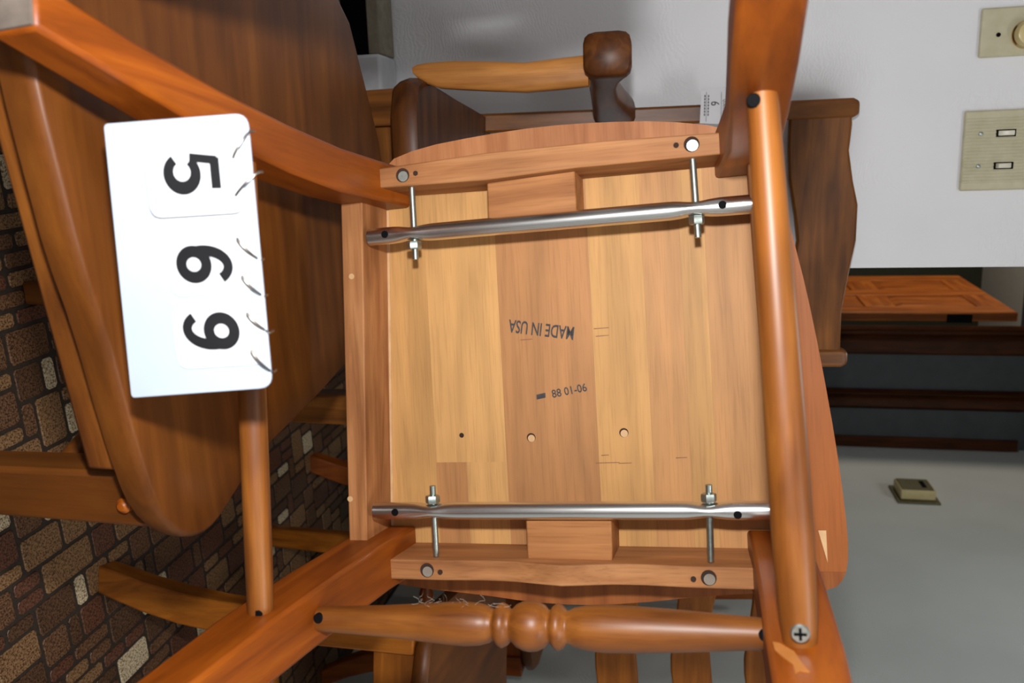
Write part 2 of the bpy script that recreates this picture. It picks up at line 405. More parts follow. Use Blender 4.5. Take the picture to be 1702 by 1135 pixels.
# ------------------------------------------------------------------ switch plates and thermostat
def wall_pt(px, py): return on_y(px, py, 1.4795)
p0 = wall_pt(1602, 185); p1 = wall_pt(1602, 305)
sw = empty('light_switch_plate', (p0.x, 1.479, p0.z)); tag(sw, 'ribbed ivory double light switch plate on the white wall', 'light switch')
W_, H_ = 0.124, 0.117
mk('plate', B((0, -0.006, 0), (W_, 0.0, H_)), IVORY, sw, 0.003)
for k in range(20):
    x = .014 + k * (W_ - .028) / 19
    mk('rib', B((x - .0016, -0.0072, 0.002), (x + .0016, -0.0055, H_ - .002)), IVORY, sw, 0.0006, 1)
for x, upw in ((.036, 1), (.086, -1)):
    s = mk('toggle_slot', B((x - .0055, -.0078, .047), (x + .0055, -.0055, .075)), BLACK, sw)
    bm = bmesh.new(); zt = .066 if upw > 0 else .056
    loft(bm, [[(x - .004, -.0076, .0495), (x + .004, -.0076, .0495), (x + .004, -.0076, .0725), (x - .004, -.0076, .0725)], [(x - .0035, -.015, zt - .004), (x + .0035, -.015, zt - .004), (x + .0035, -.015, zt + .005), (x - .0035, -.015, zt + .005)]])
    mk('toggle', bm, IVORY2, sw, 0.0008)
    for z in (.025, .098):
        q = mk('screw', lathe(bmesh.new(), (x, -.0065, z), (x, -.009, z), [(0, .0035), (.6, .0033), (1, .0018)], 12), BOLT, sw)
p0 = wall_pt(1630, 15); p1 = wall_pt(1629, 97)
dm = empty('dimmer_switch_plate', (p0.x, 1.479, p0.z)); tag(dm, 'tan dimmer plate with round brass-rimmed knob on the wall', 'light switch')
W_ = p1.x - p0.x
mk('plate', B((0, -0.006, 0), (W_, 0.0, H_)), IVORY, dm, 0.004)
KN = noise_plain('dimmer_knob_cream', S(206, 186, 130), S(216, 198, 146), 30, 0.3)
BRASS = noise_plain('dimmer_brass', (0.72, 0.52, 0.22, 1), (0.8, 0.6, 0.3, 1), 60, 0.25, 0, 0.5, 1.0)
kc = wall_pt(1702, 62); kz = kc.z - p0.z + .001; kx = W_ * .58
kn = mk('knob', lathe(bmesh.new(), (kx, -.006, kz), (kx, -.026, kz), [(0, .0195), (.75, .0185), (.95, .017), (1, .014)], 32), KN, dm)
mk('knob_rim', lathe(bmesh.new(), (kx, -.006, kz), (kx, -.012, kz), [(0, .0215), (.6, .0215), (1, .019)], 32), BRASS, kn)
mk('screw', lathe(bmesh.new(), (kx - .002, -.0055, .026), (kx - .002, -.0075, .026), [(0, .0035), (1, .003)], 12), BLACK, dm)
mk('screw', lathe(bmesh.new(), (kx - .002, -.0055, .098), (kx - .002, -.0075, .098), [(0, .0035), (1, .003)], 12), BLACK, dm)
OLIVE = noise_plain('thermostat_shaded_olive', S(92, 86, 54), S(104, 98, 64), 40, 0.5)  # dim grazing light on the front is put into this darker colour
TAN = noise_plain('thermostat_lit_tan', S(196, 180, 130), S(206, 190, 142), 40, 0.5)  # flash falling on the near side is put into this lighter colour
a = on_x(1484, 822, 1.149); b_ = on_x(1552, 822, 1.149)
th = empty('thermostat', (1.149, a.y, a.z)); tag(th, 'small thermostat box coloured lit tan and shaded olive on the grey side wall', 'thermostat')
HT = b_.z - a.z
mk('base_plate', B((-.006, -.075, 0), (0, .075, HT)), OLIVE, th, 0.002)
mk('cover', B((-.04, -.055, .012), (-.006, .055, HT - .012)), TAN, th, 0.004)
mk('front_face', B((-.0425, -.05, .018), (-.0395, .05, HT - .018)), OLIVE, th, 0.001)
mk('dial_window', B((-.0435, -.03, HT - .05), (-.042, .03, HT - .035)), BLACK, th)

# ------------------------------------------------------------------ chair lying on its side, underside to the lens
Rm = Matrix(((0.9637, 0.0526, 0.2618), (-0.0471, 0.9985, -0.0273), (-0.2628, 0.0140, 0.9647)))
tv = Vector((0.0488, 0.0237, 0.7731))
RW = M3 @ Rm
cols = (RW.col[0], -RW.col[1], -RW.col[2])
cmw = Matrix((( cols[0].x, cols[1].x, cols[2].x, 0), (cols[0].y, cols[1].y, cols[2].y, 0), (cols[0].z, cols[1].z, cols[2].z, 0), (0, 0, 0, 1)))
tw = M3 @ tv; tw.z += HC
cmw = Matrix.Translation(tw) @ cmw
ch = empty('tipped_dining_chair', mw=cmw)
tag(ch, 'wooden dining chair lying on its side with its pale seat underside facing the viewer', 'chair')
# local axes: x = chair's upper side, y = towards its back, z = down its legs (to the lens)
OUT = [(.1522, .206), (.183, .188), (.200, .14), (.2085, .0958), (.2157, .059), (.2251, -.0037), (.234, -.0765), (.2388, -.1335), (.2401, -.17), (.2362, -.1907), (.2261, -.2014), (.20, -.2042), (.1712, -.2058), (.1219, -.2101), (.0515, -.2197), (.0008, -.2232), (-.0455, -.2215), (-.0931, -.2162), (-.1613, -.2115), (-.198, -.205), (-.214, -.19), (-.217, -.13), (-.208, 0), (-.196, .1), (-.186, .17), (-.1685, .2075), (-.13, .2181), (-.0687, .2228), (-.0099, .2246), (.0464, .222), (.1004, .2168)]
OUT = smooth_poly(OUT, 1)
def grow(pts, s): return [(x * s, y * s) for x, y in pts]
bm = loft(bmesh.new(), [[(x, y, z) for x, y in grow(OUT, s)] for s, z in ((1.0, -.0125), (1.004, -.018), (1.0, -.026), (.985, -.032))])
seat = mk('seat', bm, ORANGE['y'], ch)
yel, yel2, pink, med = (190, 144, 88), (196, 150, 94), (174, 124, 78), (184, 135, 85)
BD = [(-.25, -.132, -1, 1, yel), (-.132, -.0605, -.088, 1, yel2), (-.132, -.101, -1, -.088, pink), (-.101, -.0605, -1, -.088, yel2), (-.0605, .028, -1, 1, pink), (.028, .0775, -1, 1, yel), (.0775, .111, -1, 1, med), (.111, .133, -1, 1, yel), (.133, .198, -1, 1, med), (.198, .25, -1, 1, (148, 84, 36))]
for k, (x0, x1, y0, y1, c) in enumerate(BD):
    p = clipx(clipx(OUT, x0 + .00003, x1 - .00003), y0, y1, 1)
    mk('seat_board', prism(p, 'z', -.0124, 0.0), board('seat_board_wood_%d' % k, c), seat)
# stain carried over the edges of the underside
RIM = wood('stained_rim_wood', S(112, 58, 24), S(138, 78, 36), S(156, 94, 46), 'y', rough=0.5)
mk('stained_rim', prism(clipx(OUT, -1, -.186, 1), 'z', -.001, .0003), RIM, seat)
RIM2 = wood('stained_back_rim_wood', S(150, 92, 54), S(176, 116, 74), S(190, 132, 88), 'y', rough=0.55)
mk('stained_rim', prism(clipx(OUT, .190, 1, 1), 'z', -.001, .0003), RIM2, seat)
# aprons
fr = [(-.171, .1893), (-.05, .1935), (.054, .1925), (.1595, .1885), (.1605, .171), (.03, .1722), (-.05, .1697), (-.160, .1727)]
r1 = mk('back_apron', prism(fr, 'z', 0.0, .0565), RAIL['x'], ch, 0.0012)
n = 24; xs = [-.168 + .338 * k / n for k in range(n + 1)]
def fz(x): a = abs(x); return .0565 + interp([(0, .008), (.02, .004), (.045, -.001), (.07, -.002), (.11, .001), (.17, .001)], a)
bm = bmesh.new()
vv = [[bm.verts.new((x, y, z)) for y, z in ((-.1865, 0.0), (-.1665, 0.0), (-.1675, fz(x)), (-.1855, fz(x)))] for x in xs]
for a, b_ in zip(vv, vv[1:]):
    for i in range(4): bm.faces.new((a[i], a[(i + 1) % 4], b_[(i + 1) % 4], b_[i]))
bm.faces.new(vv[0]); bm.faces.new(vv[-1])
r2 = mk('front_apron', bm, RAIL['x'], ch, 0.0012)
r3 = mk('side_apron', prism([(-.1905, .1646), (-.169, .163), (-.183, -.1545), (-.2012, -.156)], 'z', 0, .0565), RAIL['y'], ch, 0.0012)
r4 = mk('side_apron', prism([(.1905, .1646), (.171, .163), (.179, -.1545), (.2002, -.156)], 'z', 0, .0565), RAIL['y'], ch, 0.0012)
mk('glue_bead', prism([(-.1695, .16), (-.1668, .16), (-.1802, -.15), (-.1832, -.15)], 'z', 0.0, .0012), PALE, seat)
# blocks
mk('corner_block', prism([(-.0539, .170), (.0265, .1735), (.0265, .136), (-.0545, .1370)], 'z', 0, .041), BLOCK['x'], ch, 0.0015)
mk('corner_block', prism([(-.0327, -.1322), (.044, -.129), (.043, -.168), (-.0332, -.168)], 'z', 0, .046), BLOCK['x'], ch, 0.0015)
# steel tubes, squeezed where the bolts pass
def tube(y0, y1, x0, x1, bx):
    bm = bmesh.new(); rings = []; n = 20; N = 70; z = .0495
    for k in range(N + 1):
        t = k / N; x = x0 + (x1 - x0) * t; y = y0 + (y1 - y0) * t
        sq = max(math.exp(-((x - q) / .011) ** 2) for q in bx)
        ry, rz = .0079 * (1 - .26 * sq), .0079 * (1 + .16 * sq)
        rings.append([(x, y + ry * math.cos(2 * math.pi * i / n), z + rz * math.sin(2 * math.pi * i / n)) for i in range(n)])
    inner = [[(p[0], y0 + (p[1] - y0) * .85, z + (p[2] - z) * .85) for p in rings[0]], [(p[0] + .02, y0 + (p[1] - y0) * .85, z + (p[2] - z) * .85) for p in rings[0]]]
    loft(bm, [inner[1], inner[0]] + rings)
    return bm
def nut(c, axis, r, h):
    c = Vector(c); a = Vector(axis)
    return lathe(bmesh.new(), c - a * h / 2, c + a * h / 2, [(0, r * .9), (.15, r), (.85, r), (1, r * .9)], 6)
for y0, y1, bs in ((.1294, .1294, [(-.1239, .1722, .1056, .1185), (.1275, .1732, .1055, .1200)]), (-.1244, -.1217, [(-.1195, -.1665, -.1012, -.1135), (.1262, -.1660, -.1006, -.1115)])):
    tb = mk('steel_tube', tube(y0, y1, -.1665 if y0 > 0 else -.1760, .180, [q[0] for q in bs]), STEEL, ch)
    for hx in (-.148 if y0 > 0 else -.153, .150):
        yy = y0 + .0004
        mk('tube_hole', rod((hx, yy, .0565), (hx, yy, .0579), .0033, n=16), BLACK, tb)
    for bx, ya, yb, yn in bs:
        bo = mk('bolt', rod((bx, ya, .0455), (bx + .0015, yb, .0495), .0028, n=14), BOLT, ch)
        mk('nut', nut((bx + .001, yn, .0495), (0, 1, 0), .0066, .007), BOLT, bo)
        # counterbore in the apron with the bolt head in it
# counterbores and pilot holes on the aprons' lower edges
for x, y, s, par, zz in ((-.1278, .1816, 1, r1, .0565), (.1278, .1816, -1, r1, .0565), (-.1244, -.1763, 1, r2, .0581), (.1244, -.1763, -1, r2, .0581)):
    mk('bolt_recess', lathe(bmesh.new(), (x, y, zz - .001), (x, y, zz + .0004), [(0, .0064), (1, .0064)], 20), HOLE, par)
    mk('bolt_head', lathe(bmesh.new(), (x + .0006, y - .0012, zz - .001), (x + .0006, y - .0012, zz + .0009), [(0, .0050), (1, .0047)], 16), BOLT if y > 0 else GREYR, par)
    mk('pilot_hole', rod((x + s * .0125, y + (.0005 if y > 0 else -.0015), zz - .001), (x + s * .0125, y + (.0005 if y > 0 else -.0015), zz + .0005), .0023, n=12), HOLE, par)
for x, y in ((-.0354, -.0653), (.0523, -.0623)):
    h = mk('drilled_recess', lathe(bmesh.new(), (x, y, -.001), (x, y, .0004), [(0, .0042), (1, .0042)], 18), HOLE, seat)
    mk('recess_floor', lathe(bmesh.new(), (x + .0003, y - .0007, 0), (x + .0003, y - .0007, .0007), [(0, .0034), (1, .0034)], 16), PALE, seat)
for x, y in ((-.1835, .094), (-.1975, -.112)): mk('nail_plug', rod((x, y, .056), (x, y, .0570), .0027, n=12), PALE, r3)
for x, y, z in ((-.1802, -.018, .045), (-.1808, -.036, .045), (-.1802, -.018, .022), (-.1808, -.036, .022)): mk('staple_dot', rod((x - .002, y, z), (x + .0028, y, z), .0013, n=10), PALE, r3)
# knot
mk('knot', lathe(bmesh.new(), (-.1045, -.062, -.001), (-.1045, -.062, .0004), [(0, .0030), (1, .0022)], 12), HOLE, seat)
# stamped lettering
def flat(x, y, ang, z=.0006): return Matrix.Translation((x, y, z)) @ Matrix.Rotation(math.radians(ang), 4, 'Z')
text_mesh('stamped_lettering', 'MADE IN USA', .0170, INK, seat, flat(-.0200, .0365, 180 - 9.5), sx=.61, offset=.00022)
text_mesh('stamped_date', '88 01-06', .0105, INK, seat, flat(.0035, -.0225, 9.5), sx=.9, offset=.0001)
mk('ink_bar', prism([(-.028, -.0295), (-.0195, -.028), (-.0195, -.0235), (-.028, -.025)], 'z', 0, .0006), INK, seat)
SMUDGE = noise_plain('ink_smudge', S(120, 78, 56), S(140, 96, 66), 200, 0.7)
for x, y, l in ((.036, -.090, .022), (.052, -.0905, .012), (.0365, .034, .014), (.037, .027, .012), (.034, -.083, .007), (.103, -.086, .010), (-.035, .027, .012)):
    mk('scratch', prism([(x - l / 2, y - .0003), (x + l / 2, y + .0002), (x + l / 2, y + .0007), (x - l / 2, y + .0004)], 'z', 0, .0004), SMUDGE, seat)
# legs
def bleg(s):
    q = []
    for z, xi, xo, yi, yo in ((-.0, .144, .193, .161, .199), (.058, .150, .193, .161, .198), (.12, .1560, .194, .160, .1975), (.20, .158, .195, .163, .199), (.28, .160, .196, .171, .2035), (.36, .164, .197, .186, .2125), (.42, .1695, .199, .1985, .2235)):
        a, b_ = sorted((s * xi, s * xo)); q.append((z, a, b_, yi, yo))
    return leg(q)
def fleg(s):
    q = []
    for z, xi, xo, yi, yo in ((0, .1565, .207, -.196, -.150), (.06, .160, .207, -.195, -.1505), (.15, .1625, .208, -.196, -.152), (.25, .165, .2085, -.199, -.157), (.34, .168, .207, -.203, -.165), (.42, .171, .205, -.206, -.172)):
        a, b_ = sorted((s * xi, s * xo)); q.append((z, a, b_, yi, yo))
    return leg(q)
legs = []
for s in (-1, 1):
    l = mk('leg', bleg(s), ORANGE['z'], ch, 0.003); legs.append(l)
    a, b_ = sorted((s * .171, s * .1975)); mk('foot_sole', B((a, .200, .4195), (b_, .222, .4215)), GREYFOOT, l)
    l = mk('leg', fleg(s), ORANGE['z'], ch, 0.003); legs.append(l)
    a, b_ = sorted((s * .1725, s * .2035)); mk('foot_sole', B((a, -.2045, .4195), (b_, -.1735, .4215)), GREYFOOT, l)
# side stretchers
s1 = mk('stretcher', lathe(bmesh.new(), (.1775, .180, .242), (.1842, -.160, .242), [(0, .0086), (.06, .0094), (.3, .0106), (.6, .0120), (.8, .0124), (.93, .0112), (1, .0098)], 28), HONEY['y'], ch)
s2 = mk('stretcher', lathe(bmesh.new(), (-.1775, .185, .232), (-.1850, -.172, .232), [(0, .0085), (.1, .0092), (.5, .0100), (.85, .0098), (1, .0092)], 24), HONEY['y'], ch)
# turned front stretcher
TP = [(-.172, .009), (-.15, .0098), (-.11, .0115), (-.08, .0135), (-.058, .0152), (-.045, .0156), (-.034, .0147), (-.027, .0128), (-.0240, .0108), (-.0225, .0112), (-.0205, .0142), (-.0172, .0158), (-.0135, .0140), (-.0112, .0112), (-.0095, .0116), (-.006, .0150), (-.001, .0170), (.0037, .0176), (.009, .0170), (.0140, .0148), (.0170, .0116), (.0188, .0114), (.0205, .0140), (.024, .0164), (.0275, .0146), (.0300, .0114), (.0318, .0112), (.036, .0135), (.045, .0154), (.058, .0162), (.08, .0156), (.11, .0140), (.14, .012), (.172, .0098)]
x0, x1 = TP[0][0], TP[-1][0]
s3 = mk('turned_stretcher', lathe(bmesh.new(), (x0, -.1772, .186), (x1, -.1745, .184), [((x - x0) / (x1 - x0), r) for x, r in TP], 32), HONEY['x'], ch, angle=80)
# lint caught on the turned stretcher
bm = bmesh.new(); rg = random.Random(5)
for k in range(26):
    p = Vector((-.085 + .070 * rg.random(), -.1625 + .003 * rg.random(), .186 + .008 * rg.random())); d = Vector((rg.uniform(-1, 1), rg.uniform(-.1, .45), rg.uniform(-.5, .5)))
    pts = [p]
    for q in range(4): d = (d + Vector((rg.uniform(-.8, .8), rg.uniform(-.5, .5), rg.uniform(-.5, .5)))).normalized(); pts.append(pts[-1] + d * .0022)
    loft(bm, [[v + Vector((0, .00010 * math.cos(a), .00010 * math.sin(a))) for a in (0, 2.1, 4.2)] for v in pts])
o = mk('lint', bm, noise_plain('lint_grey', S(150, 140, 126), S(170, 160, 146), 60, 0.9), ch); o['kind'] = 'stuff'
# bare patches
ci = cmw.inverted()
def on_chair(px, py, ax, val):             # picture point -> a plane of the chair's own axes
    o = ci @ Vector((0, 0, HC)); d = (ci.to_3x3() @ ray(px, py)); t = (val - o[ax]) / d[ax]; return o + d * t
YI = [(.15, -.152), (.25, -.157), (.34, -.165)]
pw = [on_chair(*p, 1, interp(YI, on_chair(*p, 1, -.156).z) + .0012) for p in ((1284, 1066), (1296, 1068), (1320, 1082), (1332, 1100), (1346, 1116), (1330, 1114), (1322, 1120), (1318, 1104), (1300, 1090), (1288, 1080))]
def plug(p, d, r, par, m=BLACK, nm='screw_plug'):
    d = Vector(d); return mk(nm, lathe(bmesh.new(), p - d * .003, p + d * .0012, [(0, r), (.8, r), (1, r * .85)], 18), m, par)
plug(on_chair(1253, 167, 2, .2500), (0, 0, 1), .0044, s1)
plug(on_chair(428, 1021, 2, .2400), (0, 0, 1), .0036, s2)
plug(on_chair(529, 1028, 2, .1945), (0, 0, 1), .0040, s3)
plug(on_chair(1271, 1056, 2, .1935), (0, 0, 1), .0042, s3)
q = on_chair(1330, 1053, 2, .2532)
scw = plug(q, (0, 0, 1), .0056, s1, BOLT, 'phillips_screw')
mk('screw_cross', B((q.x - .0036, q.y - .0008, q.z + .0008), (q.x + .0036, q.y + .0008, q.z + .0016)), BLACK, s1)
mk('screw_cross', B((q.x - .0008, q.y - .0036, q.z + .0008), (q.x + .0008, q.y + .0036, q.z + .0016)), BLACK, s1)
bm = bmesh.new(); loft(bm, [pw, [p - Vector((0, .0008, 0)) for p in pw]]); mk('worn_patch', bm, CHIP, legs[3])
mk('bare_chip', prism([(.216, -.150), (.2225, -.150), (.2225, -.178)], 'z', 0, .0008), PALE, seat)
# backrest, reaching away behind the seat
def back_post(s): return leg([(-.02, *sorted((s * .145, s * .178)), .160, .196), (-.2, *sorted((s * .152, s * .180)), .172, .200), (-.46, *sorted((s * .160, s * .184)), .205, .228)])
for s in (-1, 1): mk('back_post', back_post(s), ORANGE['z'], ch, 0.004)
mk('crest_rail', prism(smooth_poly([(-.17, -.37), (-.08, -.36), (0, -.37), (.08, -.36), (.17, -.37), (.17, -.46), (.08, -.485), (0, -.47), (-.08, -.485), (-.17, -.46)], 1), 'y', .202, .220), ORANGE['x'], ch, 0.003)
for z in (-.14, -.25): mk('back_slat', prism(smooth_poly([(-.16, z), (-.07, z + .012), (0, z), (.07, z + .012), (.16, z), (.16, z - .05), (.07, z - .065), (0, z - .05), (-.07, z - .065), (-.16, z - .05)], 1), 'y', .176 - (z + .1) * .06, .190 - (z + .1) * .06), ORANGE['x'], ch, 0.003)

# ------------------------------------------------------------------ upright chair it lies on (seat seen from above)
SZ = HC - 0.372
lc = empty('dark_dining_chair', (0.0, 0.66, 0)); tag(lc, 'dark walnut dining chair under the tipped chair, broad seat seen from above', 'chair')
lo = lc.location
def rel(p): return (p[0] - lo.x, p[1] - lo.y, p[2] - lo.z)
def zpt(px, py): p = on_z(px, py, SZ); return (p.x - lo.x, p.y - lo.y)
SO = [zpt(*p) for p in ((575, 0), (610, 140), (640, 262))] + [(.075 - lo.x, .99 - lo.y), (.15 - lo.x, .965 - lo.y), (.192 - lo.x, .88 - lo.y)] + [zpt(*p) for p in ((558, 628), (500, 690), (432, 757), (390, 825), (362, 870), (335, 893), (305, 893), (268, 855), (245, 800), (215, 700), (172, 540), (130, 420), (100, 300), (72, 190), (52, 100), (30, 0))] + [(-.155 - lo.x, .40 - lo.y), (-.205 - lo.x, .45 - lo.y), (-.235 - lo.x, .60 - lo.y), (-.238 - lo.x, .76 - lo.y)]
cx_ = sum(p[0] for p in SO) / len(SO); cy_ = sum(p[1] for p in SO) / len(SO)
SO2 = smooth_poly(SO, 1)
def sc_(s): return [(cx_ + (x - cx_) * s, cy_ + (y - cy_) * s) for x, y in SO2]
bm = bmesh.new()
rings = [[(x, y, SZ + z) for x, y in sc_(s)] for s, z in ((.955, -.028), (.988, -.026), (.997, -.018), (1.0, -.008), (.994, -.002), (.98, 0), (.8, -.0015), (.5, -.003), (.2, -.003))]
loft(bm, rings)
ls = mk('seat', bm, WALNUT['x'], lc, angle=50)
fa, fb = Vector((.204, .494, 0)) - lo, Vector((-.150, .440, 0)) - lo
fn = Vector((-(fb - fa).y, (fb - fa).x, 0)).normalized()
if fn.y < 0: fn = -fn
bm = bmesh.new()
loft(bm, [[(p.x, p.y, SZ + z) for p in (fa, fb, fb + fn * .02, fa + fn * .02)] for z in (-.058, -.026)])
mk('front_apron', bm, HONEY['x'], lc, 0.003)
def lleg(px, py, y, wx=.034, wy=.04):
    p = on_y(px, py, y); x, y_ = p.x - lo.x, y - lo.y
    return x, y_
LZ = SZ - .027
lx, ly = lleg(110, 808, .535)
k1 = mk('leg', leg([(0, lx - .014, lx + .014, ly - .012, ly + .018), (.2, lx - .020, lx + .020, ly - .018, ly + .022), (LZ, lx - .022, lx + .022, ly - .020, ly + .024)]), WALNUT['z'], lc, 0.004)
pp = on_y(206, 840, .512); mk('peg', lathe(bmesh.new(), rel((pp.x, .5155, pp.z)), rel((pp.x, .508, pp.z)), [(0, .0062), (.6, .006), (1, .003)], 16), ORANGE['y'], k1)
for x, y in ((-.14, .50), (-.19, .78), (.13, .88)):
    x -= lo.x; y -= lo.y
    mk('leg', leg([(0, x - .014, x + .014, y - .014, y + .014), (.2, x - .019, x + .019, y - .019, y + .019), (LZ, x - .021, x + .021, y - .021, y + .021)]), WALNUT['z'], lc, 0.004)
mk('stretcher', lathe(bmesh.new(), (lx, ly + .01, .302), (.13 - lo.x, .88 - lo.y, .275), [(0, .010), (.15, .012), (.5, .014), (.85, .012), (1, .010)], 20), WALNUT['x'], lc)
mk('stretcher', lathe(bmesh.new(), (-.14 - lo.x, .50 - lo.y, .22), (.13 - lo.x, .88 - lo.y, .22), [(0, .009), (.5, .012), (1, .009)], 20), WALNUT['x'], lc)
# its backrest stands at the far left side
PA, PB = Vector((-.139, .465, 0)), Vector((-.206, .80, 0))
bd = (PB - PA).normalized(); bn = Vector((-bd.y, bd.x, 0))
def bk(t, off, z): p = PA.lerp(PB, t) + bn * off - lo; return (p.x, p.y, SZ + z)
for t in (0, 1):
    mk('back_post', loft(bmesh.new(), [[bk(t - h / .34, o - h, z), bk(t + h / .34, o - h, z), bk(t + h / .34, o + h, z), bk(t - h / .34, o + h, z)] for z, o, h in ((-.02, 0, .015), (.16, .002, .014), (.30, .008, .013), (.345, .014, .009))]), WALNUT['z'], lc, 0.004)
for z, o, h in ((.305, .008, .07), (.20, .004, .05), (.10, .002, .05)):
    rg_ = []
    for k in range(13):
        t = -.03 + 1.06 * k / 12; w_ = .012 * math.cos(4 * math.pi * t) * .5; bow = .018 * math.sin(math.pi * min(max(t, 0), 1))
        rg_.append([bk(t, o + bow - .007, z - h / 2), bk(t, o + bow + .007, z - h / 2), bk(t, o + bow + .007, z + h / 2 + w_), bk(t, o + bow - .007, z + h / 2 + w_)])
    mk('back_slat', loft(bmesh.new(), rg_), WALNUT['y'], lc, 0.003)

# ------------------------------------------------------------------ captain's chair against the wall
cc = empty('captain_chair', (0.125, 1.22, 0)); tag(cc, 'wooden armchair with dark seat and scrolled arm against the white wall', 'chair')
CO = Vector((0.125, 1.22, 0))
CZ = HC - .34
def cr(pts): return [(x - CO.x, y - CO.y) for x, y in pts]
half = [(-.02, 1.020), (-.075, 1.022), (-.110, 1.036), (-.119, 1.060), (-.116, 1.11), (-.105, 1.22), (-.097, 1.32), (-.088, 1.42)]
oc = cr(half + [(.25 - x, y) for x, y in half[::-1]])
mxx = [(0, 0)]
bm = bmesh.new()
loft(bm, [[(x * s, (y - 0) * s, CZ + z) for x, y in oc] for s, z in ((.965, -.036), (.985, -.032), (1.0, -.018), (.996, -.006), (.98, 0), (.6, -.004), (.25, -.006))])
mk('seat', bm, DARKCAP['x'], cc, angle=50)
for s in (-1, 1):
    q = lambda x: x - CO.x if s < 0 else .25 - x - CO.x
    mk('back_post', loft(bmesh.new(), [[(q(x0), y0 - CO.y, z), (q(x1), y0 - CO.y, z), (q(x1), y1 - CO.y, z), (q(x0), y1 - CO.y, z)] for z, x0, x1, y0, y1 in ((CZ - .04, -.092, -.060, 1.385, 1.42), (CZ + .2, -.091, -.062, 1.405, 1.437), (.95, -.091, -.062, 1.42, 1.45), (1.052, -.091, -.061, 1.425, 1.452), (1.062, -.086, -.066, 1.428, 1.449))]), CAPTAIN['z'], cc, 0.004)
    # arm
    secs = []
    for x, y, z, hw, hh in ((-.131, 1.038, -.103, .0225, .0260), (-.131, 1.041, -.103, .0255, .0290), (-.131, 1.080, -.106, .0260, .0300), (-.128, 1.098, -.109, .0235, .0265), (-.120, 1.125, -.115, .019, .020), (-.114, 1.17, -.122, .018, .0185), (-.106, 1.24, -.127, .019, .0195), (-.097, 1.32, -.128, .020, .026), (-.088, 1.38, -.127, .019, .033), (-.080, 1.425, -.129, .016, .035)):
        xx = q(x); secs.append(((xx, y - CO.y, HC + z), (hw, 0, 0), (0, 0, hh)))
    mk('arm', sweep(secs), DARKCAP['y'], cc, angle=60)
    sup = [(-.358, -.130, .004), (-.352, -.128, .009), (-.340, -.125, .0135), (-.325, -.1225, .0165), (-.300, -.121, .0180), (-.255, -.117, .0185), (-.21, -.113, .0185), (-.17, -.115, .0190), (-.130, -.117, .019)]
    mk('arm_support', sweep([((q(x), 1.085 - CO.y, HC + z), (h, 0, 0), (0, .013, 0)) for z, x, h in sup]), ARMW['z'], cc, angle=60)
    mk('leg', leg([(0, *sorted((q(-.098), q(-.070))), 1.085 - CO.y, 1.115 - CO.y), (.2, *sorted((q(-.106), q(-.064))), 1.082 - CO.y, 1.122 - CO.y), (CZ - .034, *sorted((q(-.110), q(-.062))), 1.08 - CO.y, 1.125 - CO.y)]), CAPTAIN['z'], cc, 0.004)
    mk('leg', leg([(0, *sorted((q(-.090), q(-.064))), 1.40 - CO.y, 1.43 - CO.y), (.2, *sorted((q(-.094), q(-.06))), 1.385 - CO.y, 1.42 - CO.y), (CZ - .034, *sorted((q(-.094), q(-.06))), 1.38 - CO.y, 1.42 - CO.y)]), CAPTAIN['z'], cc, 0.004)
    mk('stretcher', lathe(bmesh.new(), (q(-.085), 1.11 - CO.y, .19), (q(-.076), 1.40 - CO.y, .19), [(0, .009), (.5, .013), (1, .009)], 18), CAPTAIN['y'], cc)
mk('front_apron', B((-.062 - CO.x, 1.098 - CO.y, CZ - .10), (.312 - CO.x, 1.116 - CO.y, CZ - .035)), CAPTAIN['x'], cc, 0.002)
topw = [(-.075, .240), (-.052, .242), (-.011, .239), (.036, .247), (.074, .256), (.131, .256), (.189, .247), (.248, .239), (.325, .240)]
botw = [(.325, .147), (.26, .147), (.19, .158), (.13, .165), (.09, .160), (.03, .149), (-.02, .146), (-.075, .147)]
mk('crest_rail', prism([(x - CO.x, HC + z) for x, z in topw + botw], 'y', 1.427 - CO.y, 1.446 - CO.y), CAPTAIN['x'], cc, 0.004)
for z in (-.03, -.2):
    mk('back_slat', prism([(x - CO.x, HC + (zz - .2) * .7 + z) for x, zz in topw + botw], 'y', 1.418 - CO.y, 1.434 - CO.y), CAPTAIN['x'], cc, 0.004)

